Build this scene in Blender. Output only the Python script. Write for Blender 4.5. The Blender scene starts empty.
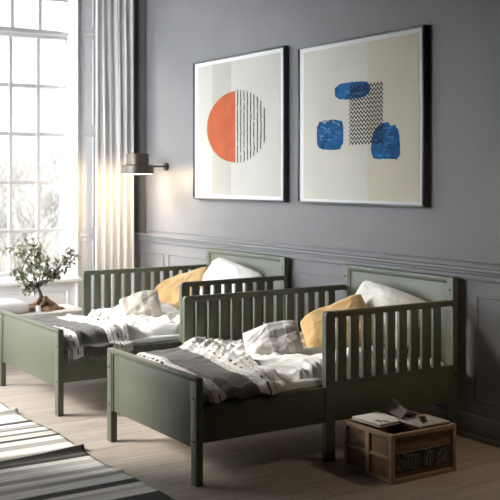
import bpy, bmesh, math, random
from mathutils import Vector, Matrix, noise, Euler
S = bpy.context.scene
C = S.collection
R = math.radians

# ------------------------------------------------------------------ materials
def newmat(name):
    m = bpy.data.materials.new(name); m.use_nodes = True
    nt = m.node_tree; b = nt.nodes['Principled BSDF']
    return m, nt, b
def N(nt, t, **kw):
    n = nt.nodes.new(t)
    for k, v in kw.items(): setattr(n, k, v)
    return n
def paint(name, col, rough=.5, nscale=8, namp=.06, bump=.05, bscale=60, metallic=0, coords='Object'):
    m, nt, b = newmat(name)
    tc = N(nt, 'ShaderNodeTexCoord'); nz = N(nt, 'ShaderNodeTexNoise'); nz.inputs['Scale'].default_value = nscale
    nz.inputs['Detail'].default_value = 4
    nt.links.new(tc.outputs[coords], nz.inputs['Vector'])
    cr = N(nt, 'ShaderNodeValToRGB')
    cr.color_ramp.elements[0].position = .3; cr.color_ramp.elements[1].position = .7
    cr.color_ramp.elements[0].color = [c*(1-namp) for c in col]+[1]
    cr.color_ramp.elements[1].color = [min(1, c*(1+namp)) for c in col]+[1]
    nt.links.new(nz.outputs['Fac'], cr.inputs['Fac']); nt.links.new(cr.outputs['Color'], b.inputs['Base Color'])
    b.inputs['Roughness'].default_value = rough; b.inputs['Metallic'].default_value = metallic
    if name.startswith('print') or name.endswith('_ink'): b.inputs['Specular IOR Level'].default_value = .08
    if bump:
        n2 = N(nt, 'ShaderNodeTexNoise'); n2.inputs['Scale'].default_value = bscale
        nt.links.new(tc.outputs[coords], n2.inputs['Vector'])
        bp = N(nt, 'ShaderNodeBump'); bp.inputs['Strength'].default_value = bump; bp.inputs['Distance'].default_value = .01
        nt.links.new(n2.outputs['Fac'], bp.inputs['Height']); nt.links.new(bp.outputs['Normal'], b.inputs['Normal'])
    return m
def cloth(name, col, weave=900, namp=.07, bump=.25, sheen=.2, rough=.9, trans=0):
    m = paint(name, col, rough, 5, namp, bump, weave/3)
    b = m.node_tree.nodes['Principled BSDF']
    b.inputs['Sheen Weight'].default_value = sheen
    return m
GREEN = paint('sage_green_paint', (.095, .103, .072), .42, 5, .05, .04, 90)
SCREW = paint('dark_screw_metal', (.02, .02, .02), .4, 5, .05, 0, 90, .8)
WALL = paint('grey_wall_paint', (.148, .146, .152), .55, 2.5, .05, .05, 120)
WHITE = paint('white_trim_paint', (.88, .88, .90), .4, 4, .03, .02, 90)
CHAR = paint('charcoal_wall_paint', (.035, .035, .04), .7, 2.5, .05, .05, 120)
CEIL = paint('ceiling_paint', (.10, .10, .105), .8, 4, .03, .02, 90)
DUVET = cloth('white_duvet_cotton', (.78, .76, .735), 900, .03, .12)
SHEET = cloth('white_mattress_cotton', (.76, .75, .73), 900, .03, .1)
WPIL = cloth('white_pillow_cotton', (.80, .78, .74), 900, .03, .12)
MUST = cloth('mustard_cotton', (.60, .39, .17), 900, .06, .2)
FRAME = paint('dark_picture_frame', (.035, .035, .037), .35, 5, .1, 0)
MATB = paint('white_picture_mount', (.66, .66, .66), .6, 5, .02, 0)
BRASS = paint('brushed_bronze', (.10, .085, .072), .42, 14, .25, .05, 200, .75)
BLACKM = paint('black_metal', (.012, .012, .012), .4, 5, .1, 0, 50, .5)
WOOD = None

def woodmat(name, a, b_, scale=(1, 14, 14), rough=.5, coords='Object'):
    m, nt, b = newmat(name)
    tc = N(nt, 'ShaderNodeTexCoord'); mp = N(nt, 'ShaderNodeMapping'); mp.inputs['Scale'].default_value = scale
    nz = N(nt, 'ShaderNodeTexNoise'); nz.inputs['Scale'].default_value = 3; nz.inputs['Detail'].default_value = 8; nz.inputs['Distortion'].default_value = .6
    cr = N(nt, 'ShaderNodeValToRGB'); e = cr.color_ramp.elements
    e[0].position = .3; e[1].position = .72; e[0].color = [*a, 1]; e[1].color = [*b_, 1]
    nt.links.new(tc.outputs[coords], mp.inputs['Vector']); nt.links.new(mp.outputs['Vector'], nz.inputs['Vector'])
    nt.links.new(nz.outputs['Fac'], cr.inputs['Fac']); nt.links.new(cr.outputs['Color'], b.inputs['Base Color'])
    bp = N(nt, 'ShaderNodeBump'); bp.inputs['Strength'].default_value = .15; bp.inputs['Distance'].default_value = .005
    nt.links.new(nz.outputs['Fac'], bp.inputs['Height']); nt.links.new(bp.outputs['Normal'], b.inputs['Normal'])
    b.inputs['Roughness'].default_value = rough
    return m
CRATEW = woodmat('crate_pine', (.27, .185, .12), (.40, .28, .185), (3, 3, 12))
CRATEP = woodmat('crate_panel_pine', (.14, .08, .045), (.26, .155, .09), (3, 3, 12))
BENCHW = woodmat('pale_bench_wood', (.60, .56, .52), (.74, .70, .66))

def floor_mat():
    m, nt, b = newmat('pale_oak_planks')
    tc = N(nt, 'ShaderNodeTexCoord')
    mp = N(nt, 'ShaderNodeMapping'); mp.inputs['Rotation'].default_value = (0, 0, R(90))
    nt.links.new(tc.outputs['Object'], mp.inputs['Vector'])
    br = N(nt, 'ShaderNodeTexBrick'); br.offset = .37; br.inputs['Scale'].default_value = 1
    br.inputs['Brick Width'].default_value = 1.9; br.inputs['Row Height'].default_value = .21
    br.inputs['Mortar Size'].default_value = .0025; br.inputs['Mortar Smooth'].default_value = .2
    br.inputs['Color1'].default_value = (.46, .395, .34, 1); br.inputs['Color2'].default_value = (.56, .49, .425, 1)
    br.inputs['Mortar'].default_value = (.16, .12, .09, 1)
    nt.links.new(mp.outputs['Vector'], br.inputs['Vector'])
    mp2 = N(nt, 'ShaderNodeMapping'); mp2.inputs['Scale'].default_value = (14, 1.2, 1)
    nt.links.new(tc.outputs['Object'], mp2.inputs['Vector'])
    nz = N(nt, 'ShaderNodeTexNoise'); nz.inputs['Scale'].default_value = 2.2; nz.inputs['Detail'].default_value = 9; nz.inputs['Distortion'].default_value = 1.2
    nt.links.new(mp2.outputs['Vector'], nz.inputs['Vector'])
    cr = N(nt, 'ShaderNodeValToRGB'); cr.color_ramp.elements[0].position = .3; cr.color_ramp.elements[1].position = .7
    cr.color_ramp.elements[0].color = (.72, .69, .66, 1); cr.color_ramp.elements[1].color = (1.0, 1.0, 1.0, 1)
    nt.links.new(nz.outputs['Fac'], cr.inputs['Fac'])
    mx = N(nt, 'ShaderNodeMix', data_type='RGBA', blend_type='MULTIPLY'); mx.inputs[0].default_value = 1
    nt.links.new(br.outputs['Color'], mx.inputs[6]); nt.links.new(cr.outputs['Color'], mx.inputs[7])
    nt.links.new(mx.outputs[2], b.inputs['Base Color'])
    b.inputs['Roughness'].default_value = .5
    bp = N(nt, 'ShaderNodeBump'); bp.inputs['Strength'].default_value = .2; bp.inputs['Distance'].default_value = .004; bp.invert = True
    nt.links.new(br.outputs['Fac'], bp.inputs['Height']); nt.links.new(bp.outputs['Normal'], b.inputs['Normal'])
    return m

def ramp_stripes(nt, fac, stops):
    cr = N(nt, 'ShaderNodeValToRGB'); cr.color_ramp.interpolation = 'CONSTANT'
    e = cr.color_ramp.elements
    while len(e) > 1: e.remove(e[-1])
    e[0].position = 0; e[0].color = [*stops[0][1], 1]
    for p, c in stops[1:]:
        q = e.new(p); q.color = [*c, 1]
    nt.links.new(fac, cr.inputs['Fac']); return cr

def rug_mat(x0, x1):
    m, nt, b = newmat('striped_rug_weave')
    tc = N(nt, 'ShaderNodeTexCoord'); sx = N(nt, 'ShaderNodeSeparateXYZ'); nt.links.new(tc.outputs['UV'], sx.inputs[0])
    nz = N(nt, 'ShaderNodeTexNoise'); nz.inputs['Scale'].default_value = 2; nt.links.new(tc.outputs['UV'], nz.inputs['Vector'])
    ma = N(nt, 'ShaderNodeMath', operation='MULTIPLY_ADD'); ma.inputs[1].default_value = .006; nt.links.new(nz.outputs['Fac'], ma.inputs[0]); nt.links.new(sx.outputs['X'], ma.inputs[2])
    W = (.84, .80, .755); B = (.05, .047, .045); G = (.42, .39, .36); L = (.66, .62, .58); D = (.16, .15, .145)
    seq = [(1.9, W), (2.12, B), (2.17, W), (2.3, L), (2.38, B), (2.43, W), (2.5, G), (2.55, D), (2.58, W), (2.66, D), (2.69, L), (2.76, B), (2.8, W), (2.88, G), (2.95, W), (3.05, L),
           (3.13, B), (3.18, D), (3.20, B), (3.24, W), (3.30, L), (3.36, W), (3.44, G), (3.50, W), (3.58, L), (3.63, W), (3.71, B), (3.77, W), (3.82, L), (3.86, W), (3.93, B)]
    st = [((x-x0)/(x1-x0), c) for x, c in seq]; st[0] = (0, W)
    cr = ramp_stripes(nt, ma.outputs[0], st[:31])
    # fine threads that vary the bands
    mp = N(nt, 'ShaderNodeMapping'); mp.inputs['Scale'].default_value = (190, 1.2, 1); nt.links.new(tc.outputs['UV'], mp.inputs['Vector'])
    n2 = N(nt, 'ShaderNodeTexNoise'); n2.inputs['Scale'].default_value = 1; n2.inputs['Detail'].default_value = 3; nt.links.new(mp.outputs['Vector'], n2.inputs['Vector'])
    c2 = N(nt, 'ShaderNodeValToRGB'); c2.color_ramp.elements[0].position = .36; c2.color_ramp.elements[1].position = .58
    c2.color_ramp.elements[0].color = (.74, .73, .72, 1); c2.color_ramp.elements[1].color = (1, 1, 1, 1)
    nt.links.new(n2.outputs['Fac'], c2.inputs['Fac'])
    mx = N(nt, 'ShaderNodeMix', data_type='RGBA', blend_type='MULTIPLY'); mx.inputs[0].default_value = 1
    nt.links.new(cr.outputs['Color'], mx.inputs[6]); nt.links.new(c2.outputs['Color'], mx.inputs[7])
    nt.links.new(mx.outputs[2], b.inputs['Base Color']); b.inputs['Roughness'].default_value = .95
    bp = N(nt, 'ShaderNodeBump'); bp.inputs['Strength'].default_value = .5; bp.inputs['Distance'].default_value = .004
    nt.links.new(n2.outputs['Fac'], bp.inputs['Height']); nt.links.new(bp.outputs['Normal'], b.inputs['Normal'])
    return m

def throw_mat():
    # UV: x = metres across the bed, y = metres from the foot
    m, nt, b = newmat('striped_throw_weave')
    tc = N(nt, 'ShaderNodeTexCoord'); sx = N(nt, 'ShaderNodeSeparateXYZ'); nt.links.new(tc.outputs['UV'], sx.inputs[0])
    W = (.66, .63, .60); G = (.085, .077, .073); K = (.24, .225, .21); L = (.46, .43, .41)
    T = .6
    seq = [(0, K), (.03, W), (.09, G), (.28, W), (.305, L), (.315, W), (.37, L), (.38, W)]
    mm = N(nt, 'ShaderNodeMath', operation='MULTIPLY'); mm.inputs[1].default_value = 1/T; nt.links.new(sx.outputs['Y'], mm.inputs[0])
    cr = ramp_stripes(nt, mm.outputs[0], [(p/T, c) for p, c in seq])
    # dashes: two rows of dark stitches
    def band(a, c):
        g = N(nt, 'ShaderNodeMath', operation='GREATER_THAN'); g.inputs[1].default_value = a; nt.links.new(sx.outputs['Y'], g.inputs[0])
        l = N(nt, 'ShaderNodeMath', operation='LESS_THAN'); l.inputs[1].default_value = c; nt.links.new(sx.outputs['Y'], l.inputs[0])
        q = N(nt, 'ShaderNodeMath', operation='MULTIPLY'); nt.links.new(g.outputs[0], q.inputs[0]); nt.links.new(l.outputs[0], q.inputs[1]); return q
    def dash(freq, duty, ph):
        a = N(nt, 'ShaderNodeMath', operation='MULTIPLY_ADD'); a.inputs[1].default_value = freq; a.inputs[2].default_value = ph; nt.links.new(sx.outputs['X'], a.inputs[0])
        f = N(nt, 'ShaderNodeMath', operation='FRACT'); nt.links.new(a.outputs[0], f.inputs[0])
        l = N(nt, 'ShaderNodeMath', operation='LESS_THAN'); l.inputs[1].default_value = duty; nt.links.new(f.outputs[0], l.inputs[0]); return l
    tot = None
    for (a, c, fr, du, ph) in ((.038, .041, 60, .5, 0), (.055, .064, 20, .6, 0), (.079, .082, 60, .5, .3), (.29, .295, 26, .5, .3), (.34, .350, 19, .4, .1), (.40, .405, 30, .5, .5)):
        q = N(nt, 'ShaderNodeMath', operation='MULTIPLY'); nt.links.new(band(a, c).outputs[0], q.inputs[0]); nt.links.new(dash(fr, du, ph).outputs[0], q.inputs[1])
        if tot is None: tot = q
        else:
            s = N(nt, 'ShaderNodeMath', operation='MAXIMUM'); nt.links.new(tot.outputs[0], s.inputs[0]); nt.links.new(q.outputs[0], s.inputs[1]); tot = s
    mx = N(nt, 'ShaderNodeMix', data_type='RGBA'); nt.links.new(tot.outputs[0], mx.inputs[0]); nt.links.new(cr.outputs['Color'], mx.inputs[6]); mx.inputs[7].default_value = (.02, .02, .02, 1)
    # knit
    mp = N(nt, 'ShaderNodeMapping'); mp.inputs['Scale'].default_value = (60, 110, 1); nt.links.new(tc.outputs['UV'], mp.inputs['Vector'])
    ck = N(nt, 'ShaderNodeTexNoise'); ck.inputs['Scale'].default_value = 1; ck.inputs['Detail'].default_value = 2; nt.links.new(mp.outputs['Vector'], ck.inputs['Vector'])
    c2 = N(nt, 'ShaderNodeValToRGB'); c2.color_ramp.elements[0].position = .35; c2.color_ramp.elements[1].position = .6
    c2.color_ramp.elements[0].color = (.72, .72, .72, 1); c2.color_ramp.elements[1].color = (1, 1, 1, 1); nt.links.new(ck.outputs['Fac'], c2.inputs['Fac'])
    m2 = N(nt, 'ShaderNodeMix', data_type='RGBA', blend_type='MULTIPLY'); m2.inputs[0].default_value = 1
    nt.links.new(mx.outputs[2], m2.inputs[6]); nt.links.new(c2.outputs['Color'], m2.inputs[7]); nt.links.new(m2.outputs[2], b.inputs['Base Color'])
    b.inputs['Roughness'].default_value = .95; b.inputs['Sheen Weight'].default_value = .15
    bp = N(nt, 'ShaderNodeBump'); bp.inputs['Strength'].default_value = .5; bp.inputs['Distance'].default_value = .004
    nt.links.new(ck.outputs['Fac'], bp.inputs['Height']); nt.links.new(bp.outputs['Normal'], b.inputs['Normal'])
    return m
THROW = throw_mat()

def plaid_mat(name, base, dark, stops):
    m, nt, b = newmat(name)
    tc = N(nt, 'ShaderNodeTexCoord'); sx = N(nt, 'ShaderNodeSeparateXYZ'); nt.links.new(tc.outputs['UV'], sx.inputs[0])
    cx_ = ramp_stripes(nt, sx.outputs['X'], stops); 
    cy_ = ramp_stripes(nt, sx.outputs['Y'], [(0, base), (.42, dark), (.62, base)] if dark else [(0, base), (.9, base)])
    mx = N(nt, 'ShaderNodeMix', data_type='RGBA', blend_type='MIX'); mx.inputs[0].default_value = .4
    nt.links.new(cx_.outputs['Color'], mx.inputs[6]); nt.links.new(cy_.outputs['Color'], mx.inputs[7])
    nt.links.new(mx.outputs[2], b.inputs['Base Color']); b.inputs['Roughness'].default_value = .95; b.inputs['Sheen Weight'].default_value = .2
    nz = N(nt, 'ShaderNodeTexNoise'); nz.inputs['Scale'].default_value = 160; nt.links.new(tc.outputs['UV'], nz.inputs['Vector'])
    bp = N(nt, 'ShaderNodeBump'); bp.inputs['Strength'].default_value = .4; bp.inputs['Distance'].default_value = .004
    nt.links.new(nz.outputs['Fac'], bp.inputs['Height']); nt.links.new(bp.outputs['Normal'], b.inputs['Normal'])
    return m
PA = (.62, .60, .575); PD = (.17, .155, .15); PM = (.36, .34, .33)
PLAID = plaid_mat('grey_plaid_wool', PA, PD, [(0, PA), (.48, PD), (.74, PA), (.86, PM)])
BEIGE = plaid_mat('beige_striped_linen', (.50, .44, .38), None, [(0, (.50, .44, .38)), (.14, (.22, .18, .15)), (.26, (.50, .44, .38)), (.62, (.22, .18, .15)), (.76, (.50, .44, .38))])

def sheer_mat():
    m, nt, b = newmat('sheer_curtain')
    out = nt.nodes['Material Output']
    tr = N(nt, 'ShaderNodeBsdfTranslucent'); df = N(nt, 'ShaderNodeBsdfDiffuse'); tp = N(nt, 'ShaderNodeBsdfTransparent')
    tc = N(nt, 'ShaderNodeTexCoord'); nz = N(nt, 'ShaderNodeTexNoise'); nz.inputs['Scale'].default_value = 300
    nt.links.new(tc.outputs['Object'], nz.inputs['Vector'])
    cr = N(nt, 'ShaderNodeValToRGB'); cr.color_ramp.elements[0].color = (.86, .845, .835, 1); cr.color_ramp.elements[1].color = (.92, .905, .90, 1)
    nt.links.new(nz.outputs['Fac'], cr.inputs['Fac']); nt.links.new(cr.outputs['Color'], df.inputs['Color']); nt.links.new(cr.outputs['Color'], tr.inputs['Color'])
    m1 = N(nt, 'ShaderNodeMixShader'); m1.inputs[0].default_value = .25; nt.links.new(df.outputs[0], m1.inputs[1]); nt.links.new(tr.outputs[0], m1.inputs[2])
    m2 = N(nt, 'ShaderNodeMixShader'); m2.inputs[0].default_value = .06; nt.links.new(m1.outputs[0], m2.inputs[1]); nt.links.new(tp.outputs[0], m2.inputs[2])
    nt.links.new(m2.outputs[0], out.inputs['Surface']); nt.nodes.remove(b)
    return m
def glass_mat():
    m, nt, b = newmat('window_glass'); out = nt.nodes['Material Output']
    tp = N(nt, 'ShaderNodeBsdfTransparent'); tp.inputs['Color'].default_value = (.97, .975, .97, 1)
    gl = N(nt, 'ShaderNodeBsdfGlossy'); gl.inputs['Roughness'].default_value = .02
    mx = N(nt, 'ShaderNodeMixShader'); mx.inputs[0].default_value = .04; nt.links.new(tp.outputs[0], mx.inputs[1]); nt.links.new(gl.outputs[0], mx.inputs[2])
    nt.links.new(mx.outputs[0], out.inputs['Surface']); nt.nodes.remove(b); return m
GLASS = glass_mat(); SHEER = sheer_mat()
def emis(name, col, s):
    m, nt, b = newmat(name); b.inputs['Base Color'].default_value = [*col, 1]
    b.inputs['Emission Color'].default_value = [*col, 1]; b.inputs['Emission Strength'].default_value = s; return m

# ------------------------------------------------------------------ mesh helpers
class MB:
    def __init__(s, loc=(0, 0, 0)):
        s.bm = bmesh.new(); s.o = Vector(loc); s.uv = s.bm.loops.layers.uv.new('UVMap')
    def box(s, x0, x1, y0, y1, z0, z1, bev=.003, seg=2, mi=0):
        t = bmesh.new(); bmesh.ops.create_cube(t, size=1)
        for v in t.verts:
            v.co = Vector(((x0+x1)/2+v.co.x*(x1-x0), (y0+y1)/2+v.co.y*(y1-y0), (z0+z1)/2+v.co.z*(z1-z0)))
        if bev:
            bmesh.ops.bevel(t, geom=t.edges[:], offset=min(bev, .45*min(x1-x0, y1-y0, z1-z0)), segments=seg, affect='EDGES', profile=.5)
        s.merge(t, mi); return s
    def merge(s, t, mi=0, M=None):
        if M is not None: t.transform(M)
        for f in t.faces: f.material_index = mi
        me = bpy.data.meshes.new('tmp'); t.to_mesh(me); t.free(); s.bm.from_mesh(me); bpy.data.meshes.remove(me)
    def cyl(s, c, r, h, axis='z', r2=None, seg=24, mi=0, cap=True):
        t = bmesh.new(); bmesh.ops.create_cone(t, cap_ends=cap, segments=seg, radius1=r, radius2=r if r2 is None else r2, depth=h)
        M = {'z': Matrix.Identity(4), 'x': Matrix.Rotation(R(90), 4, 'Y'), 'y': Matrix.Rotation(R(90), 4, 'X')}[axis]
        s.merge(t, mi, Matrix.Translation(Vector(c)) @ M); return s
    def lathe(s, c, prof, seg=48, mi=0):
        vs = []
        for r, z in prof:
            vs.append([s.bm.verts.new(Vector(c)+Vector((r*math.cos(2*math.pi*k/seg), r*math.sin(2*math.pi*k/seg), z))) for k in range(seg)])
        for a, b in zip(vs, vs[1:]):
            for k in range(seg):
                f = s.bm.faces.new((a[k], a[(k+1) % seg], b[(k+1) % seg], b[k])); f.material_index = mi
        return s
    def tube(s, pts, rads, seg=8, mi=0, cap=True):
        pts = [Vector(p) for p in pts]; n = len(pts)
        if not hasattr(rads, '__len__'): rads = [rads]*n
        rings = []; up = None
        for i in range(n):
            d = (pts[min(i+1, n-1)]-pts[max(i-1, 0)]).normalized()
            if up is None:
                up = Vector((0, 0, 1)) if abs(d.z) < .9 else Vector((1, 0, 0))
            a = d.cross(up).normalized(); up = a.cross(d).normalized()
            rings.append([s.bm.verts.new(pts[i]+rads[i]*(a*math.cos(2*math.pi*k/seg)+up*math.sin(2*math.pi*k/seg))) for k in range(seg)])
        for a, b in zip(rings, rings[1:]):
            for k in range(seg):
                f = s.bm.faces.new((a[k], a[(k+1) % seg], b[(k+1) % seg], b[k])); f.material_index = mi
        if cap:
            for rr in (rings[0], rings[-1][::-1]):
                f = s.bm.faces.new(rr); f.material_index = mi
        return s
    def poly(s, pts, mi=0):
        f = s.bm.faces.new([s.bm.verts.new(Vector(p)) for p in pts]); f.material_index = mi; return s
    def build(s, name, mats, parent=None, smooth=False, angle=40):
        bmesh.ops.recalc_face_normals(s.bm, faces=s.bm.faces[:]) if not getattr(s, 'keep', False) else None
        s.bm.transform(Matrix.Translation(-s.o))
        me = bpy.data.meshes.new(name); s.bm.to_mesh(me); s.bm.free()
        for m in (mats if isinstance(mats, (list, tuple)) else [mats]): me.materials.append(m)
        if smooth: me.shade_smooth()
        else:
            me.shade_smooth(); me.set_sharp_from_angle(angle=R(angle))
        o = bpy.data.objects.new(name, me); C.objects.link(o)
        if parent is not None: o.parent = parent
        else: o.location = s.o
        return o
def tag(o, label=None, cat=None, group=None, kind=None):
    if label: o['label'] = label
    if cat: o['category'] = cat
    if group: o['group'] = group
    if kind: o['kind'] = kind
    return o
def thing(name, label, cat, loc, group=None, kind=None):
    o = bpy.data.objects.new(name, None); C.objects.link(o); o.location = loc; o.empty_display_size = .1
    return tag(o, label, cat, group, kind)
def struct(name, mb, mat, label=None):
    o = mb.build(name, mat); o['kind'] = 'structure'
    if label: o['label'] = label
    return o

# ------------------------------------------------------------------ room
XR, YB, ZC = 13.0, -5.4, 3.7
WIN = [(-2.56, -.562)]          # window openings along the left wall (y)
WZ0, WZ1 = .545, 3.25
YJ, XJ = -3.15, 4.1                           # unseen wing wall, added to shape the light, closes the window end
struct('floor', MB().box(-.3, XJ-.3, YJ-.3, .2, -.1, 0, 0).box(XJ-.3, XR+.2, YB-.3, .2, -.1, 0, 0), floor_mat())
struct('ceiling', MB().box(-.3, XJ-.3, YJ-.3, .2, ZC, ZC+.1, 0).box(XJ-.3, XR+.2, YB-.3, .2, ZC, ZC+.1, 0), CEIL)
SASHW = paint('window_sash_paint', (.55, .55, .56), .45, 4, .03, .02, 90)
struct('wall_back', MB().box(-.3, XR+.2, 0, .2, 0, ZC, 0), WALL)
struct('wall_right', MB().box(XR, XR+.2, YB, 0, 0, ZC, 0), CHAR)
FW, FZ1 = (.24, 2.62), 2.7                               # unseen window, added in the wing wall to light the room
wf = MB(); wf.box(XJ, XR+.2, YB-.3, YB, 0, ZC, 0); struct('wall_front', wf, CHAR)
wf = MB(); wf.box(XJ-.3, XJ, YB, YJ, 0, ZC, 0)
wf.box(-.3, FW[0], YJ-.3, YJ, 0, ZC, 0); wf.box(FW[1], XJ-.3, YJ-.3, YJ, 0, ZC, 0)
wf.box(FW[0], FW[1], YJ-.3, YJ, 0, WZ0, 0); wf.box(FW[0], FW[1], YJ-.3, YJ, FZ1, ZC, 0)
struct('wall_wing_added', wf, WALL)
wl = MB()
ys = [YJ]+[v for w in sorted(WIN) for v in w]+[0]
for i in range(0, len(ys), 2): wl.box(-.3, 0, ys[i], ys[i+1], 0, ZC, 0)
for a, b in WIN: wl.box(-.3, 0, a, b, 0, WZ0, 0); wl.box(-.3, 0, a, b, WZ1, ZC, 0)
struct('wall_left', wl, WALL)

def rect_mould(mb, a0, a1, z0, z1, w=.016, t=.011, wall='back', off=0):
    """picture-frame moulding on a wall; a = coordinate along the wall"""
    for (p0, p1, q0, q1) in ((a0, a1, z0, z0+w), (a0, a1, z1-w, z1), (a0, a0+w, z0+w, z1-w), (a1-w, a1, z0+w, z1-w)):
        if wall == 'back': mb.box(p0, p1, -t-off, .002-off, q0, q1, .004)
        else: mb.box(-.002+off, t+off, p0, p1, q0, q1, .004)
# chair rail on the back wall, a stepped profile
DKP = paint('dark_grey_strip_paint', (.055, .052, .052), .5, 3, .06, .04, 120)
struct('trim_5', MB().box(.0, .235, -.012, 0, .912, ZC, .003), DKP)  # flat dark grey strip beside the curtain, above the chair rail
cr = MB()
cr.box(0, XR, -.034, 0, .893, .914, .006); cr.box(0, XR, -.022, 0, .876, .894, .005); cr.box(0, XR, -.012, 0, .845, .877, .004)
struct('trim_1', cr, WALL)
wm = MB()
for a, b in ((.146, .555), (.635, 2.30), (2.38, 3.88), (4.074, 5.70), (5.78, 7.4), (7.48, 9.1), (9.18, 11.0), (11.08, 12.9)): rect_mould(wm, a, b, .21, .768, .011, .007)
struct('trim_2', wm, WALL)
um = MB()
for a, b in ((.245, 4.75), (4.9, 9.0), (9.15, 12.8)): rect_mould(um, a, b, .940, 3.5, .011, .008)
struct('trim_3', um, WALL)
struct('baseboard_back', MB().box(0, XR, -.018, 0, 0, .13, .004).box(0, XR, -.024, 0, 0, .03, .004), WALL)
struct('baseboard_left', MB().box(0, .018, YJ, -.02, 0, .13, .004), WHITE)
# white panelled surround of the window wall
tr = MB()
for i, (a, b) in enumerate(WIN):
    for (p, q) in ((b-.002, b+.03), (a-.03, a+.002)):
        tr.box(0, .035, p, q, .13, 3.42, .008)
        tr.box(.03, .048, p+.008, q-.008, .13, 3.42, .007)
    for (p, q, n) in ((b+.03, b+.21, 1), (a-.21, a-.03, 1)):
        tr.box(0, .014, p, q, .13, 3.42, .003)
        for z0, z1 in ((.2, .86), (.95, 1.75), (1.84, 2.58), (2.67, 3.30)):
            rect_mould(tr, p+.035, q-.035, z0, z1, .012, .02, 'left', .0)
        for z in (.9, 1.79, 2.62):
            tr.box(.0, .02, p+.01, q-.01, z-.012, z+.012, .004)
    tr.box(0, .04, a-.07, b+.07, WZ1+.01, 3.42, .008)
    tr.box(0, .016, a-.01, b+.01, .13, WZ0-.03, .003)                 # apron panel
    rect_mould(tr, a+.06, b-.06, .2, WZ0-.09, .014, .026, 'left')
struct('trim_4', tr, WHITE)

def window(i, ya, yb, z_top):
    t = thing('window_%d' % i, None, None, (0, (ya+yb)/2, WZ0)); t['kind'] = 'structure'
    o = t.location
    f = MB(o); x0, x1 = -.14, -.03
    f.box(-.29, .012, ya, ya+.012, WZ0, z_top, .002); f.box(-.29, .012, yb-.012, yb, WZ0, z_top, .002)
    f.box(-.29, .012, ya, yb, z_top-.012, z_top, .002)
    f.box(x0, x1, ya+.008, ya+.028, WZ0, z_top, .006); f.box(x0, x1, yb-.028, yb-.008, WZ0, z_top, .006)
    f.box(x0, x1, ya, yb, z_top-.06, z_top-.01, .006); f.box(x0, x1, ya, yb, WZ0, WZ0+.03, .006)
    f.build('window_frame', WHITE, t)
    MB(o).box(-.29, .07, ya-.05, yb+.05, WZ0-.03, WZ0+.004, .008).build('window_sill', WHITE, t)
    zm = 2.59 if z_top > 3 else 1.6
    for (z0, z1, xx, rows) in ((WZ0+.03, zm, -.105, 5), (zm, z_top-.06, -.065, 2)):
        s = MB(o); w = .016
        s.box(xx-.02, xx+.02, ya+.026, ya+.026+w, z0, z1, .005); s.box(xx-.02, xx+.02, yb-.026-w, yb-.026, z0, z1, .005)
        s.box(xx-.02, xx+.02, ya+.026, yb-.026, z0-.002, z0+.034, .005); s.box(xx-.02, xx+.02, ya+.026, yb-.026, z1-.034, z1+.002, .005)
        n = 8; yi0, yi1 = ya+.042, yb-.042
        for k in range(1, n):
            yy = yi1-(yi1-yi0)*k/n
            s.box(xx-.016, xx+.014, yy-.0155, yy+.0155, z0, z1, .005)
        for k in range(1, rows):
            zz = WZ0+.4025*k if z_top > 3 and rows == 5 else z0+.03+(z1-z0-.06)*k/rows
            s.box(xx-.014, xx+.012, yi0, yi1, zz-.0155, zz+.0155, .005)
        s.build('sash', SASHW, t)
        MB(o).box(xx-.003, xx+.001, yi0, yi1, z0+.02, z1-.02, 0).build('pane', GLASS, t)
for i, (a, b) in enumerate(WIN): window(i+1, a, b, WZ1)
window(2, -(FW[1]-FW[0])/2, (FW[1]-FW[0])/2, FZ1)  # added out-of-view window, lets daylight in from the front
added_window = bpy.data.objects['window_2']; added_window.location = ((FW[0]+FW[1])/2, YJ, WZ0); added_window.rotation_euler = (0, 0, R(90))

# ------------------------------------------------------------------ curtain
def curtain(name, y0, y1, label):
    t = thing(name, label, 'curtain', (.12, (y0+y1)/2, 0))
    mb = MB(t.location); ny, nz = 150, 60
    rows = []
    for j in range(nz+1):
        z = .012+3.47*j/nz; row = []
        for i in range(ny+1):
            u = i/ny; y = y0+(y1-y0)*u
            sp = .8+.2*(1-z/3.6)
            ph = u*2*math.pi*5.5+.5*noise.noise(Vector((u*4, z*.5, 1)))*3
            x = .125+.013*sp*math.sin(ph)+.005*math.sin(ph*2.3+z)+.012*noise.noise(Vector((u*9, z*.8, 5)))
            y += .008*math.sin(ph*1.0+1.4)
            row.append(mb.bm.verts.new((x, y, z)))
        rows.append(row)
    for a, b in zip(rows, rows[1:]):
        for i in range(ny): mb.bm.faces.new((a[i], a[i+1], b[i+1], b[i]))
    o = mb.build('curtain_fabric', SHEER, t, smooth=True)
    m = o.modifiers.new('s', 'SOLIDIFY'); m.thickness = .0015
    return t
curtain('curtain', -.432, -.055, 'sheer off-white curtain hanging in folds in the corner beside the window')
rod = thing('curtain_rod', 'dark metal curtain rod above the tall window', 'curtain rod', (.125, -1.45, 3.5))
MB(rod.location).cyl((.125, -1.45, 3.5), .012, 2.8, 'y').build('pole', BLACKM, rod)
for y in (-2.86, -.03): MB(rod.location).cyl((.125, y, 3.5), .022, .03, 'y').build('finial', BLACKM, rod)
for y in (-2.8, -.42): MB(rod.location).box(.0, .125, y-.008, y+.008, 3.49, 3.51, .003).build('bracket', BLACKM, rod)

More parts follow.
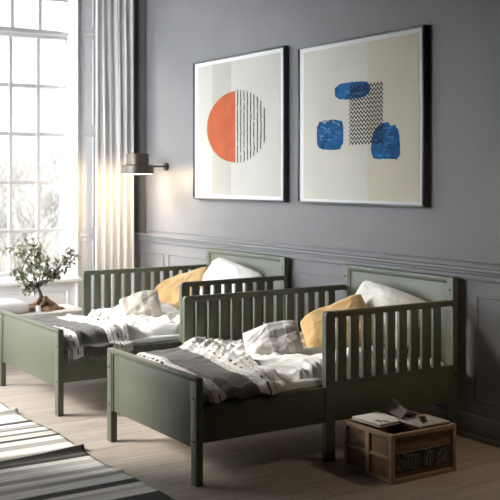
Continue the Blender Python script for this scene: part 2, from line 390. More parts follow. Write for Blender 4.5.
# ------------------------------------------------------------------ wall lamps
def wall_lamp(x, label, watts, cat='wall lamp'):
    t = thing('wall_lamp', label, cat, (x, 0, 1.482)); o = t.location
    yc = -.27; c = (x, yc, 0)
    s = MB(o); s.keep = False
    s.lathe(c, [(.0, 1.587), (.086, 1.587), (.092, 1.582), (.092, 1.498), (.096, 1.494), (.125, 1.494), (.131, 1.488), (.131, 1.424), (.128, 1.421), (.122, 1.424), (.122, 1.482), (.085, 1.486), (.0, 1.486)])
    s.build('lamp_shade', BRASS, t)
    MB(o).lathe(c, [(0, 1.4175), (.118, 1.4175), (.1215, 1.420), (.118, 1.4225), (0, 1.4225)]).build('diffuser', DIFF, t)
    MB(o).tube([(x, yc+.13, 1.482), (x, -.012, 1.482)], .0065).build('arm', BLACKM, t)
    MB(o).cyl((x, -.008, 1.48), .032, .016, 'y').build('wall_plate', BLACKM, t)
    l = bpy.data.lights.new('bulb_light', 'POINT'); l.energy = watts; l.color = (1, .77, .50); l.shadow_soft_size = .05
    lo = bpy.data.objects.new('bulb_light', l); C.objects.link(lo); lo.parent = t; lo.location = Vector((x, yc, 1.40))-t.location
    return t
LAMPW = 9.0
DIFF = emis('lamp_diffuser', (1, .86, .66), 6)
wall_lamp(.608, 'round stepped bronze wall lamp glowing warm beside the curtain', 17.0)
wall_lamp(4.78, 'round stepped bronze wall lamp at the far right end of the grey wall', 9.0)

# ------------------------------------------------------------------ beds
def arch_box(mb, y0, y1, z0, z1, xc, th, r=.02, corner='lo'):
    """post in the y-z plane with one rounded top corner"""
    pts = [(y0, z0), (y1, z0)]
    def arc(cy, cz, a0, a1): return [(cy+r*math.cos(R(a)), cz+r*math.sin(R(a))) for a in [a0+(a1-a0)*k/6 for k in range(7)]]
    if corner == 'lo': pts += [(y1, z1)]+arc(y0+r, z1-r, 90, 180)
    else: pts += arc(y1-r, z1-r, 0, 90)+[(y0, z1)]
    t = bmesh.new(); f = t.faces.new([t.verts.new((xc-th/2, y, z)) for y, z in pts])
    e = bmesh.ops.extrude_face_region(t, geom=[f]); 
    for v in [g for g in e['geom'] if isinstance(g, bmesh.types.BMVert)]: v.co.x += th
    bmesh.ops.recalc_face_normals(t, faces=t.faces[:])
    mb.merge(t)

def bed(x0, x1, yf, hf, gl, gr, label):
    t = thing('toddler_bed', label, 'bed', ((x0+x1)/2, (yf-.03)/2, 0), 'sage green beds side by side'); o = t.location
    pw, pt = .052, .036
    HH, HG, RB, RT = .857, .735, .192, .366
    yh = -.03
    fb = MB(o)                                                        # footboard
    fb.box(x0+pw-.004, x1-pw+.004, yf+.010, yf+.026, .165, hf-.02, .002)
    fb.box(x0+.006, x1-.006, yf-.002, yf+.034, hf-.022, hf, .005)
    fb.box(x0+pw-.004, x0+pw+.012, yf+.004, yf+.03, .165, hf-.02, .002); fb.box(x1-pw-.012, x1-pw+.004, yf+.004, yf+.03, .165, hf-.02, .002)
    fb.build('footboard', GREEN, t)
    def post(xa, xb, ya, yb, z1, screws=()):
        p = MB(o).box(xa, xb, ya, yb, 0, z1, .004, 3).build('leg', GREEN, t)
        for (xs, ys_, zs, ax) in screws:
            MB(o).cyl((xs, ys_, zs), .0065, .004, ax, seg=16).build('screw', SCREW, p)
    zf = hf-.004
    post(x0, x0+pw, yf, yf+pt, zf, [(x0+pw/2, yf, z, 'y') for z in (.20, hf-.10)])
    post(x1-pw, x1, yf, yf+pt, zf, [(x1-pw/2, yf, z, 'y') for z in (.20, hf-.10)])
    post(x0, x0+.05, yh-.036, yh, HH, [(x0+.025, yh-.036, HH-.07, 'y')])
    post(x1-.05, x1, yh-.036, yh, HH, [(x1-.025, yh-.036, HH-.07, 'y'), (x1, yh-.018, .33, 'x')])
    hb = MB(o)                                                        # headboard
    hb.box(x0+.046, x1-.046, yh-.026, yh-.008, .22, HH-.03, .002)
    hb.box(x0+.046, x1-.046, yh-.034, yh-.002, HH-.034, HH, .005)
    hb.box(x0+.046, x0+.062, yh-.032, yh-.006, .22, HH-.03, .002); hb.box(x1-.062, x1-.046, yh-.032, yh-.006, .22, HH-.03, .002)
    hb.build('headboard', GREEN, t)
    for s in (0, 1):
        xa = x0+.004 if s == 0 else x1-.028
        MB(o).box(xa, xa+.024, yf+pt-.002, yh-.034, RB, RT, .003).build('side_rail', GREEN, t)
    sb = MB(o)
    for k in range(11):
        y = yf+.10+k*(yh-.1-yf-.12)/10
        sb.box(x0+.027, x1-.027, y-.03, y+.03, .196, .210, .002)
    sb.build('slat_base', GREEN, t)
    for (xc, ya, side) in ((x0+.016, gl, 0), (x1-.016, gr, 1)):
        g = MB(o)
        g.box(xc-.013, xc+.013, ya+.012, yh-.036, HG-.032, HG, .006, 3)
        g.box(xc-.012, xc+.012, ya+.01, yh-.036, RT-.002, RT+.022, .003)
        if side == 0: arch_box(g, ya, ya+.055, RT-.004, HG, xc, .027)
        gg = g.build('guard_rail', GREEN, t)
        if side == 1:
            q = MB(o); arch_box(q, ya, ya+.058, 0, HG, xc+.003, .03)
            q = q.build('leg', GREEN, t)
        n = round((yh-.036-ya-.06)/.079); y_s = ya+.058; pitch = (yh-.036-y_s)/n
        for k in range(n):
            yy = y_s+pitch*(k+.64)
            if k == n-1: continue
            hw = .0265 if side else .0245
            MB(o).box(xc-.011, xc+.011, yy-hw, yy+hw, RT+.018, HG-.028, .003).build('slat', GREEN, gg)
    return t
A = (3.016, 3.967, -1.654, .493, -1.20, -.925)
B = (1.34, 2.387, -1.673, .508, -1.07, -.853)
bed(*A, 'sage green toddler bed in the foreground with slatted guard rails, beside the wooden crate')
bed(*B, 'sage green toddler bed farther back, between the window and the foreground bed')

def ridged(p, octs=4, lac=2.1):
    a, s, tot = 1, 0, 0
    for _ in range(octs):
        n = noise.noise(p); s += a*(1-abs(n)*2)**2 if abs(n) < .5 else 0; tot += a; a *= .5; p = p*lac
    return s/tot
def sm(t): t = max(0, min(1, t)); return t*t*(3-2*t)
def duvet_z(x, y, x0, x1, yf, seed):
    u = (x-x0-.03)/(x1-x0-.06)
    e = min((x-x0-.028)/.10, (x1-.026-x)/.13); e2 = min((y-(yf+.05))/.10, (-.42-y)/.12)
    ed = (1-(1-sm(e))**2)*1.0
    ed2 = (1-(1-max(0, min(1, e2)))**2)
    p = Vector((x*2.6+seed, y*2.6, seed*.7))
    w = Vector((noise.noise(p+Vector((9, 0, 0))), noise.noise(p+Vector((0, 7, 0))), 0))*.9
    big = noise.noise(p*.55+w*.6)
    r = ridged(p*.9+w, 3)
    fine = ridged(Vector((x*8+seed, y*5.5, 3+seed))+w*1.8, 2)
    k = .25+.75*sm((y-(yf+.36))/.14)
    h = .374+ed*(.046+.045*big+k*.055*r+k*.026*fine+k*.014*noise.noise(Vector((x*13, y*9, seed))+w*2)+.022*sm((y+1.1)/.5))+.006*(1-ed)*fine
    return .372+(h-.372)*ed2

def grid_cloth(name, fn, nu, nv, mat, parent=None, loc=(0, 0, 0), uvf=None, thick=.0, off=-1):
    mb = MB(loc); rows = []
    for j in range(nv+1):
        rows.append([mb.bm.verts.new(fn(i/nu, j/nv)) for i in range(nu+1)])
    for j in range(nv):
        for i in range(nu):
            f = mb.bm.faces.new((rows[j][i], rows[j][i+1], rows[j+1][i+1], rows[j+1][i]))
            for l, (a, b) in zip(f.loops, ((i, j), (i+1, j), (i+1, j+1), (i, j+1))):
                l[mb.uv].uv = uvf(a/nu, b/nv) if uvf else (a/nu, b/nv)
    mb.keep = True
    o = mb.build(name, mat, parent, smooth=True)
    if thick:
        m = o.modifiers.new('thickness', 'SOLIDIFY'); m.thickness = thick; m.offset = off
    return o

def bedding(P, seed, over, names, lab):
    x0, x1, yf = P[0], P[1], P[2]
    mt = MB(((x0+x1)/2, yf/2, .211)).box(x0+.034, x1-.034, yf+.042, -.072, .211, .405, .035, 4).build('mattress', SHEET)
    tag(mt, 'white mattress lying in the '+lab, 'mattress')
    ya, yb = yf+.07, -.30
    def fn(u, v):
        x = x0+.031+(x1-x0-.061)*u; y = ya+(yb-ya)*v
        y += .02*noise.noise(Vector((x*4, seed, 2)))*(1 if v > .5 else 0)
        return (x, y, duvet_z(x, y, x0, x1, yf, seed))
    d = grid_cloth('duvet', fn, 150, 220, DUVET, loc=((x0+x1)/2, (ya+yb)/2, .40), thick=.012)
    tag(d, 'crumpled white duvet on the '+lab, 'duvet')
    # throw folded across the foot end
    W = x1-x0-.05; T = .43
    def ft(u, v):
        s = -.0+(W+over)*u
        sk = .05*(1-u)                                   # lies a little askew
        y = yf+.058+T*v+sk*(v) + .014*noise.noise(Vector((s*3.5, v*2, seed)))*(v*2)
        if s < W:
            x = x0+.033+s; yc = max(yf+.07, y)
            z = max(.35*.44+.65*duvet_z(min(x, x1-.033), yc, x0, x1, yf, seed), duvet_z(min(x, x1-.033), yc, x0, x1, yf, seed), .386)+.012
            foot = sm((y-yf-.05)/.06); z = z*foot+(.405)*(1-foot)
            k = noise.noise(Vector((s*2.2+4, v*6, seed))); z += .010*max(0, k)
            z += .007*(1+math.sin(v*26+3*noise.noise(Vector((s*3, v, seed)))))*sm((s-W*.55)/.3)
            r = .07
            if over > .03 and s > W-r: z = z+(.386-z)*sm((s-W+r)/r)
        else:
            q = s-W; x = x0+.033+W+.010*min(1, q*40)+.010*math.sin(v*30+seed)*min(1, q*25)+.008; z = .392-q-.010*math.sin(v*17)
            y += .03*q
            x = max(x, x1+.010)
        return (x, y, z)
    th = grid_cloth('throw_blanket', ft, 170, 110, THROW, loc=((x0+x1)/2, yf+.3, .42), uvf=lambda a, b: ((W+over)*a, T*b), thick=.006, off=1)
    tag(th, 'grey and white striped throw with black stitching across the '+lab, 'blanket')
    # fringe along the hanging edge
    if over > .03:
        fr = MB(th.location); rnd = random.Random(3)
        for k in range(34):
            p = Vector(ft(1, (k+.5)/34)); q = p+Vector((.004+rnd.uniform(-.002, .004), rnd.uniform(-.006, .006), -.022-rnd.random()*.008))
            fr.tube([p+Vector((0, 0, .004)), (p+q)/2+Vector((.002, 0, 0)), q], [.0022, .0026, .0012], 5)
        fo = fr.build('fringe', FRINGE, th); fo['kind'] = 'stuff'
FRINGE = cloth('fringe_yarn', (.22, .21, .20))
bedding(A, 3.3, .012, 0, 'foreground bed')
bedding(B, 8.1, .055, 0, 'bed nearer the window')

# ------------------------------------------------------------------ pillows
def pillow(name, label, loc, rot, w, h, t, mat, seed, sag=0, ear=.03, piping=None, cat='pillow'):
    mb = MB(); nu, nv = 64, 48
    def prof(u, v):
        return (max(0, (1-abs(u)**2.6))*max(0, (1-abs(v)**2.6)))**.42
    def P(u, v, s):
        a = .93+ear*abs(u*v)**2*2; bx = 1-.07*(1-v*v)*abs(u)**3*0; 
        x = w/2*u*(1-.05*(1-v*v)*abs(u))*(1-.25+.25*math.sqrt(1-v*v/2)); y = h/2*v*(1-.05*(1-u*u)*abs(v))*(1-.25+.25*math.sqrt(1-u*u/2))
        th = prof(u, v)
        wr = .10*noise.noise(Vector((u*2.2+seed, v*2.2, s)))+.06*ridged(Vector((u*2.6+seed, v*3, s*2)), 2)
        edge = (abs(u)**5+abs(v)**5)
        wr2 = .05*math.sin(v*14+seed+3*noise.noise(Vector((u*3, v*3, seed))))*edge*(1-edge*.5)
        z = s*t/2*th*(1+wr*1.9+wr2*1.6)
        z += sag*(u*u)+.008*noise.noise(Vector((u*1.5+seed, v*1.5, 9)))*2
        return Vector((x, y, z))
    top = [[mb.bm.verts.new(P(2*i/nu-1, 2*j/nv-1, 1)) for i in range(nu+1)] for j in range(nv+1)]
    bot = [[top[j][i] if i in (0, nu) or j in (0, nv) else mb.bm.verts.new(P(2*i/nu-1, 2*j/nv-1, -1)) for i in range(nu+1)] for j in range(nv+1)]
    for g, fl in ((top, 0), (bot, 1)):
        for j in range(nv):
            for i in range(nu):
                q = [(i, j), (i+1, j), (i+1, j+1), (i, j+1)]
                if fl: q = q[::-1]
                f = mb.bm.faces.new([g[b][a] for a, b in q])
                for l, (a, b) in zip(f.loops, q): l[mb.uv].uv = (a/nu, b/nv)
    mb.keep = True
    o = mb.build(name, mat, smooth=True); o.location = loc; o.rotation_euler = Euler([R(a) for a in rot])
    tag(o, label, name)
    return o
# foreground bed
pillow('pillow', 'white pillow leaning on the headboard of the foreground bed', (3.56, -.215, .625), (60, 10, 8), .50, .34, .17, WPIL, 1.2, sag=-.02, ear=.12)
pillow('cushion', 'mustard yellow cushion in front of the white pillow on the foreground bed', (3.48, -.47, .555), (50, -24, 50), .41, .31, .19, MUST, 4.4, ear=.08)
pillow('cushion', 'grey and white plaid cushion on the foreground bed', (3.45, -.885, .51), (48, -14, 57), .32, .22, .14, PLAID, 7.7, ear=.08)
# far bed
pillow('pillow', 'white pillow leaning on the headboard of the bed nearer the window', (1.90, -.215, .635), (60, 10, 8), .52, .36, .17, WPIL, 2.9, sag=-.02, ear=.12)
pillow('cushion', 'mustard yellow cushion in front of the white pillow on the bed nearer the window', (1.56, -.38, .55), (50, -22, 46), .48, .32, .19, MUST, 6.1, ear=.08)
pillow('cushion', 'beige striped cushion on the bed nearer the window', (1.77, -.83, .51), (48, -16, 57), .29, .22, .14, BEIGE, 5.3, ear=.08)

# ------------------------------------------------------------------ pictures
def ink(name, col, namp=.15, sc=9): return paint(name, col, .7, sc, namp, 0)
CREAM = paint('print_paper', (.53, .51, .455), .7, 3, .04, 0); CREAM2 = paint('print_paper_light', (.44, .43, .40), .7, 3, .03, 0); CREAM3 = paint('print_paper_beige', (.37, .355, .315), .7, 3, .03, 0)
ORNG = ink('orange_ink', (.37, .092, .04), .12); BLUE = ink('blue_ink', (.012, .082, .21), .5, 14); BLK = ink('black_ink', (.02, .02, .025))
BLUE2 = ink('light_blue_ink', (.03, .15, .33), .4, 20); SAND = paint('print_paper_sand', (.50, .46, .375), .7, 3, .04, 0)
FADE = paint('faded_ink', (.50, .48, .44), .7, 6, .04, 0)
def picture(x0, x1, z0, z1, label):
    t = thing('framed_print', label, 'picture', ((x0+x1)/2, 0, (z0+z1)/2)); o = t.location
    f = MB(o); w = .013; d = .045
    f.box(x0, x1, -d, -.004, z0, z0+w, .002); f.box(x0, x1, -d, -.004, z1-w, z1, .002)
    f.box(x0, x0+w, -d, -.004, z0+w, z1-w, .002); f.box(x1-w, x1, -d, -.004, z0+w, z1-w, .002)
    f.box(x0+w, x1-w, -.012, -.002, z0+w, z1-w, 0)
    f.build('frame', FRAME, t)
    MB(o).box(x0+w, x1-w, -.034, -.012, z0+w, z1-w, .001).build('mount', MATB, t)
    return t, o, w
def blob(pts_, y, n=4, amp=.006, seed=0):
    out = []
    for _ in range(1):
        q_ = []
        for k in range(len(pts_)):
            a = Vector(pts_[k]); b = Vector(pts_[(k+1) % len(pts_)]); q_ += [tuple(a.lerp(b, .25)), tuple(a.lerp(b, .75))]
        pts_ = q_
    for k in range(len(pts_)):
        a = Vector(pts_[k]); b = Vector(pts_[(k+1) % len(pts_)])
        for i in range(n):
            p = a.lerp(b, i/n); out.append((p.x+amp*noise.noise(Vector((p.x*40+seed, p.y*40, 1))), y, p.y+amp*noise.noise(Vector((p.x*40, p.y*40+seed, 7)))))
    return out
def strip(mb, pts_, w, y, mi):
    for (a, b) in zip(pts_, pts_[1:]):
        a = Vector(a); b = Vector(b); d = (b-a).normalized()*w/2; n = Vector((-d.y, d.x))
        q = [a+n-d, a-n-d, b-n+d, b+n+d]; mb.poly([(p.x, y, p.y) for p in q], mi)
# first print: orange half disc and ink lines
t, o, w = picture(1.113, 2.351, 1.224, 2.285, 'framed abstract print with an orange half circle and black lines')
p = MB(o); p.keep = True
p.box(1.182, 2.30, -.0355, -.034, 1.262, 2.245, 0, mi=0)
p.poly([(1.182, -.0357, 1.262), (1.395, -.0357, 1.262), (1.395, -.0357, 2.245), (1.182, -.0357, 2.245)], 4)
p.poly([(1.395, -.0357, 1.262), (1.665, -.0357, 1.262), (1.665, -.0357, 2.245), (1.395, -.0357, 2.245)], 1)
cx, cz, rx, rz = 1.724, 1.763, .408, .26
arc = [(cx-rx*math.sin(R(a)), cz+rz*math.cos(R(a))) for a in range(0, 181, 6)]
p.poly([(x+.006*noise.noise(Vector((x*20, z*20, 3))), -.0359, z) for x, z in arc], 2)
p.poly([(1.724, -.0361, 1.503), (1.727, -.0361, 1.503), (1.727, -.0361, 2.023), (1.724, -.0361, 2.023)], 4)
for k in range(9):
    x = 1.753+k*.0435; hgt = rz*math.sqrt(max(.05, 1-((x-cx)/(rx+.02))**2))
    n = 22; pts = [(x+.007*noise.noise(Vector((x*9, i*.6, 2))), cz-hgt+2*hgt*i/n) for i in range(n+1)]
    for i in range(n):
        if noise.noise(Vector((k*3.3, i*.9, 5))) > -.42: strip(p, [pts[i], pts[i+1]], .012+.005*noise.noise(Vector((k, i*.7, 1))), -.0361, 3)
for k in range(40):                                        # faint swirls upper right
    a = k*.5; x = 1.98+.013*k**.6*math.cos(a)*1.3+.10*math.sin(k*1.7); z = 2.07+.03*math.sin(a)+.03*math.cos(k*2.1)
    strip(p, [(x, z), (x+.025*math.cos(a*2), z+.02*math.sin(a*1.3))], .003, -.0361, 1)
p.build('print', [CREAM2, CREAM3, ORNG, BLK, CREAM2], t)
# second print: blue brush patches and zigzags
t, o, w = picture(2.506, 3.712, 1.225, 2.252, 'framed abstract print with three blue patches and black zigzags')
p = MB(o); p.keep = True
p.box(2.565, 3.668, -.0355, -.034, 1.255, 2.213, 0, mi=0)
p.poly([(2.565, -.0357, 1.255), (3.215, -.0357, 1.255), (3.215, -.0357, 2.213), (2.565, -.0357, 2.213)], 1)
p.poly(blob([(2.893, 1.975), (2.90, 1.885), (3.07, 1.872), (3.235, 1.885), (3.243, 1.968), (3.10, 1.985)], -.0359, seed=1), 2)
p.poly(blob([(2.715, 1.745), (2.705, 1.64), (2.73, 1.575), (2.86, 1.563), (2.98, 1.572), (2.988, 1.735), (2.94, 1.755), (2.80, 1.76)], -.0359, seed=4), 2)
p.poly(blob([(3.255, 1.63), (3.245, 1.545), (3.28, 1.50), (3.40, 1.505), (3.505, 1.495), (3.515, 1.60), (3.48, 1.70), (3.42, 1.695), (3.40, 1.725), (3.30, 1.70)], -.0359, seed=8), 2)
rnd = random.Random(5)
for (xa, xb, za, zb) in ((2.91, 3.22, 1.89, 1.965), (2.73, 2.97, 1.59, 1.74), (3.27, 3.49, 1.52, 1.69)):
    for k in range(16):
        x = rnd.uniform(xa, xb-.06); z = rnd.uniform(za, zb); ln = rnd.uniform(.02, .06)
        strip(p, [(x, z), (x+ln, z+rnd.uniform(-.01, .01))], rnd.uniform(.004, .012), -.0360, 4)
for r_ in range(14):
    z = 1.607+r_*.0262; n = 20
    pts = [(3.045+.312*i/n, z+(.010 if i % 2 else -.010)) for i in range(n+1)]
    strip(p, pts, .0078, -.0362, 3)
for k in range(60):
    x = 2.80+.10*noise.noise(Vector((k*.7, 1, 2)))*2+.06*math.sin(k); z = 1.80+.13*noise.noise(Vector((k*.7, 5, 2)))*2
    strip(p, [(x, z), (x+.03*math.cos(k*2.1), z+.02*math.sin(k*1.3))], .003, -.0361, 5)
p.build('print', [SAND, CREAM, BLUE, BLK, BLUE2, CREAM2], t)

# ------------------------------------------------------------------ bench, plant, cushion by the window
t = thing('bench', 'pale painted wooden bench below the window, behind the far bed', 'bench', (.62, -1.5, 0)); o = t.location
MB(o).box(.42, .84, -2.25, -.80, .345, .385, .006).build('seat', BENCHW, t)
for x in (.46, .80):
    for y in (-2.18, -.87): MB(o).box(x-.022, x+.022, y-.022, y+.022, 0, .346, .004).build('leg', BENCHW, t)
MB(o).box(.46, .80, -2.18, -.87, .28, .33, .003).build('apron', BENCHW, t)
pc = MB((.61, -1.62, .385)).box(.44, .80, -2.20, -1.24, .386, .468, .036, 5).build('seat_cushion', cloth('pale_grey_upholstery', (.60, .56, .53)))
tag(pc, 'pale greyish rounded seat cushion on the bench below the window', 'cushion')
t = thing('bottle', 'tiny white bottle with a dark cap beside the plant roots', 'bottle', (.76, -1.17, .385)); o = t.location
MB(o).lathe((.76, -1.17, 0), [(0, .386), (.016, .386), (.018, .39), (.018, .425), (.010, .437), (.007, .44)], 20).build('bottle_body', WHITE, t)
MB(o).lathe((.76, -1.17, 0), [(0, .438), (.010, .438), (.010, .456), (0, .457)], 16).build('cap', BLACKM, t)

ROOT = paint('brown_root_bark', (.20, .115, .07), .9, 25, .5, .8, 50)
BARK = paint('dark_twig_bark', (.11, .08, .055), .9, 30, .4, .6, 80)
LEAF = paint('olive_leaf', (.10, .105, .05), .6, 30, .5, 0); LEAFP = paint('pale_leaf', (.50, .50, .38), .6, 30, .25, 0)
PETAL = paint('cream_blossom', (.84, .80, .70), .7, 30, .08, 0)
def plant(px, py, pz):
    t = thing('bonsai_tree', 'small bonsai tree with cream blossoms and exposed brown roots by the window', 'plant', (px, py, pz)); o = t.location
    rnd = random.Random(11)
    m = MB(o); rings = []; nr, ns = 14, 40
    for j in range(nr+1):
        f = j/nr; ring = []
        for k in range(ns):
            a = 2*math.pi*k/ns
            ridge = .5+.5*math.cos(a*6+1.2*math.sin(a*2))
            rad = .24*(1-f)**1.9*(.75+.4*ridge*(1-f))+.012
            rad *= 1+.3*noise.noise(Vector((math.cos(a)*2, math.sin(a)*2, f*3)))
            st = 1.35
            ring.append(m.bm.verts.new((px+.55*rad*math.cos(a), py-.02*(1-f)+rad*st*.62*math.sin(a), pz+.002+.082*f+.012*ridge*(1-f)*noise.noise(Vector((a*4, f*5, 1)))*2*(f > .05))))
        rings.append(ring)
    for a, b in zip(rings, rings[1:]):
        for k in range(ns): m.bm.faces.new((a[k], a[(k+1) % ns], b[(k+1) % ns], b[k]))
    m.bm.faces.new(rings[0][::-1]); m.bm.faces.new(rings[-1])
    for k in range(16):
        a = rnd.uniform(0, 6.28); L = rnd.uniform(.12, .20); pts = []
        for i in range(7):
            f = i/6; r = .015+L*f; h = .085*(1-f)**1.6+.006
            a2 = a+.5*math.sin(f*4+k); pts.append((px+.6*r*math.cos(a2), py-.02*f+r*math.sin(a2), pz+h))
        m.tube(pts, [.012*(1-f/8)+.003 for f in range(7)], 7)
    m.build('roots', ROOT, t, smooth=True)
    w = MB(o); tips = []
    def br(p, d, L, r, dep):
        pts = [p]; q = p.copy(); n = 5
        for i in range(n):
            d = (d+Vector((rnd.uniform(-.3, .3), rnd.uniform(-.3, .3), rnd.uniform(-.15, .2)))*.7).normalized(); q = q+d*L/n; pts.append(q.copy())
        w.tube(pts, [r*(1-.5*i/n) for i in range(n+1)], 7)
        if dep > 0:
            for k in range(3 if dep > 1 else 3):
                s = pts[rnd.choice((3, 4, 5))]
                dd = (d*.7+Vector((rnd.uniform(-.5, .5), rnd.uniform(-1, 1), rnd.uniform(-.2, .7)))).normalized()
                br(s, dd, L*.62, r*.5, dep-1)
        tips.append((q, d)); tips.append((pts[3], d))
    base = Vector((px, py-.01, pz+.07))
    w.tube([base, base+Vector((0, -.012, .05)), base+Vector((.005, -.035, .10))], [.017, .012, .010], 9)
    top = base+Vector((.005, -.035, .10))
    for tgt in ((0, -.17, .12), (0, -.09, .20), (.03, -.02, .17), (-.03, .04, .26), (.02, .13, .22), (0, .17, .20), (.0, .09, .10), (0, -.12, .04), (-.02, -.04, .30)):
        v = Vector(tgt)-Vector((0, -.03, .06)); br(top, v.normalized(), v.length*.85, .0065, 2)
    w.build('branches', BARK, t, smooth=True)
    lf = MB(o); lf.keep = True; bl = MB(o); bl.keep = True
    for (q, d) in tips:
        if (q-base).length < .10: continue
        for k in range(6):
            c = q+Vector((rnd.gauss(0, .014), rnd.gauss(0, .016), rnd.gauss(0, .014)))
            M = Euler((rnd.uniform(0, 6.3), rnd.uniform(0, 6.3), rnd.uniform(0, 6.3))).to_matrix()
            L = rnd.uniform(.012, .020); W = L*.42
            pts = [(-L, 0, 0), (-L*.3, W, .002), (L*.4, W*.8, .003), (L, 0, -.002), (L*.4, -W*.8, .003), (-L*.3, -W, .002)]
            lf.poly([c+M @ Vector(p_) for p_ in pts], 0 if rnd.random() < .72 else 1)
        if rnd.random() < .5:
            c = q+Vector((rnd.gauss(0, .014), rnd.gauss(0, .014), rnd.gauss(0, .012)))
            M = Euler((rnd.uniform(-.9, .9), rnd.uniform(.2, 1.8), 0)).to_matrix()
            for k in range(5):
                a = k*2*math.pi/5; pr = .0125
                ct = Vector((math.cos(a), math.sin(a), 0)); n2 = Vector((-ct.y, ct.x, 0))
                bl.poly([c+M @ p_ for p_ in (Vector((0, 0, 0)), ct*pr*.6+n2*pr*.45+Vector((0, 0, .003)), ct*pr*1.15+n2*pr*.2+Vector((0, 0, .005)), ct*pr*1.15-n2*pr*.2+Vector((0, 0, .005)), ct*pr*.6-n2*pr*.45+Vector((0, 0, .003)))])
    lf.build('leaves', [LEAF, LEAFP], t); bl.build('blossoms', PETAL, t)
plant(.62, -1.075, .385)

# ------------------------------------------------------------------ crate and what lies on it
kx0, kx1, ky0, ky1, kz = 4.074, 4.423, -.899, -.494, .226
t = thing('wooden_crate', 'open wooden crate with panelled sides on the floor beside the foreground bed', 'crate', ((kx0+kx1)/2, (ky0+ky1)/2, 0)); o = t.location
q = .022
c = MB(o)
for (x, y) in ((kx0, ky0), (kx1-q, ky0), (kx0, ky1-q), (kx1-q, ky1-q)): c.box(x, x+q, y, y+q, 0, kz, .003)
for y in (ky0, ky1-q):
    c.box(kx0+q, kx1-q, y+.001, y+q-.001, kz-q, kz-.001, .002); c.box(kx0+q, kx1-q, y+.001, y+q-.001, 0.001, q, .002)
    c.box((kx0+kx1)/2-q*.6, (kx0+kx1)/2+q*.6, y+.001, y+q-.001, q, kz-q, .002)
    c.box(kx0+q, kx1-q, y+.003, y+q-.003, .105, .121, .002)
for x in (kx0, kx1-q):
    c.box(x+.001, x+q-.001, ky0+q, ky1-q, kz-q, kz-.001, .002); c.box(x+.001, x+q-.001, ky0+q, ky1-q, .001, q, .002)
c.build('crate_frame', CRATEW, t)
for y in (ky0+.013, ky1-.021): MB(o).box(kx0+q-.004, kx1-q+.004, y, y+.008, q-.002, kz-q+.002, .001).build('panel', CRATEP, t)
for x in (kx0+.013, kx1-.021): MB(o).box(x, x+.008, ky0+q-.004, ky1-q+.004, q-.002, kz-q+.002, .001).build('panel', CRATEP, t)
MB(o).box(kx0+.012, kx1-.012, ky0+.012, ky1-.012, .006, .014, 0).build('crate_bottom', CRATEW, t)
DARKP = paint('dark_weave', (.045, .035, .03), .8, 40, .4, .4, 200); WIREM = paint('dull_wire', (.26, .24, .22), .5, 40, .3, 0, 50, .4)
MB(o).box(kx1-.012, kx1-.006, ky0+q+.004, ky1-q-.004, .045, .14, .001).build('dark_strip', DARKP, t)
wr = MB(o); rnd = random.Random(2)
for k in range(17):
    if k in (7, 8, 12): continue
    y = ky0+.040+k*.019; h = rnd.uniform(.055, .085); z0 = .050+rnd.uniform(0, .01)
    pts = [(kx1-.003+.003*math.sin(a), y+.008*math.cos(a)+.003*math.sin(3*a), z0+h/2+h/2*math.sin(a)) for a in [i*2*math.pi/14 for i in range(14)]]
    wr.tube(pts+[pts[0]], .0024, 6)
wr.tube([(kx1-.002, ky0+.03, .137), (kx1-.002, ky1-.04, .137)], .0022, 6)
wr.build('wire_coils', WIREM, t, smooth=True)
MB(o).box(kx0+q, kx1-q, ky0+.19, ky1-q, .165, .173, .002).build('inner_tray', paint('red_brown_liner', (.17, .06, .035), .7, 20, .3, 0), t)

PAGE = paint('white_page', (.74, .72, .69), .8, 9, .03, 0)
t = thing('notebook', 'white covered notebook with small dark marks lying on the crate corner', 'notebook', (4.185, -.775, .228)); o = t.location; t.rotation_euler = (R(-3), R(3), R(12))
MB(o).box(4.185-.085, 4.185+.085, -.775-.10, -.775+.10, .2395, .2415, .001).build('front_cover', PAGE, t)
MB(o).box(4.185-.083, 4.185+.083, -.775-.098, -.775+.098, .229, .2395, .001).build('pages', paint('page_edges', (.5, .46, .40), .9, 9, .1, 0), t)
MB(o).box(4.185-.085, 4.185+.085, -.775-.10, -.775+.10, .227, .229, .001).build('back_cover', PAGE, t)
d = MB(o)
for (a, b, w_, h_) in ((.035, -.045, .020, .012), (.060, -.02, .022, .012), (.058, -.058, .008, .008)):
    pts = [(4.185+a+w_*math.cos(k)*(1+.2*math.sin(3*k)), -.775+b+h_*math.sin(k), .2418) for k in [i*math.pi/8 for i in range(16)]]
    d.poly(pts)
d.keep = True; d.build('printed_mark', paint('dark_print', (.05, .045, .045), .8, 9, .1, 0), t)
# spiral-bound booklet propped open
GREYP = paint('grey_brown_card', (.10, .085, .075), .7, 12, .2, 0); GREYL = paint('grey_card', (.30, .27, .25), .7, 12, .1, 0)
t = thing('booklet', 'dark spiral-bound booklet standing half open behind the white notebook', 'booklet', (4.17, -.60, .228)); o = t.location
def slab(name, a, b, c_, e, th, mat):
    m = MB(o); a, b, c_, e = map(Vector, (a, b, c_, e)); n = (b-a).cross(e-a).normalized()*th
    vs = [m.bm.verts.new(p) for p in (a, b, c_, e, a+n, b+n, c_+n, e+n)]
    for f in ((0, 3, 2, 1), (4, 5, 6, 7), (0, 1, 5, 4), (1, 2, 6, 5), (2, 3, 7, 6), (3, 0, 4, 7)): m.bm.faces.new([vs[i] for i in f])
    return m.build(name, mat, t)
slab('cover', (4.09, -.655, .246), (4.265, -.70, .243), (4.245, -.645, .266), (4.078, -.585, .282), .003, GREYP)
slab('cover', (4.10, -.525, .229), (4.26, -.585, .229), (4.245, -.645, .266), (4.078, -.585, .282), .003, GREYP)
sp = MB(o)
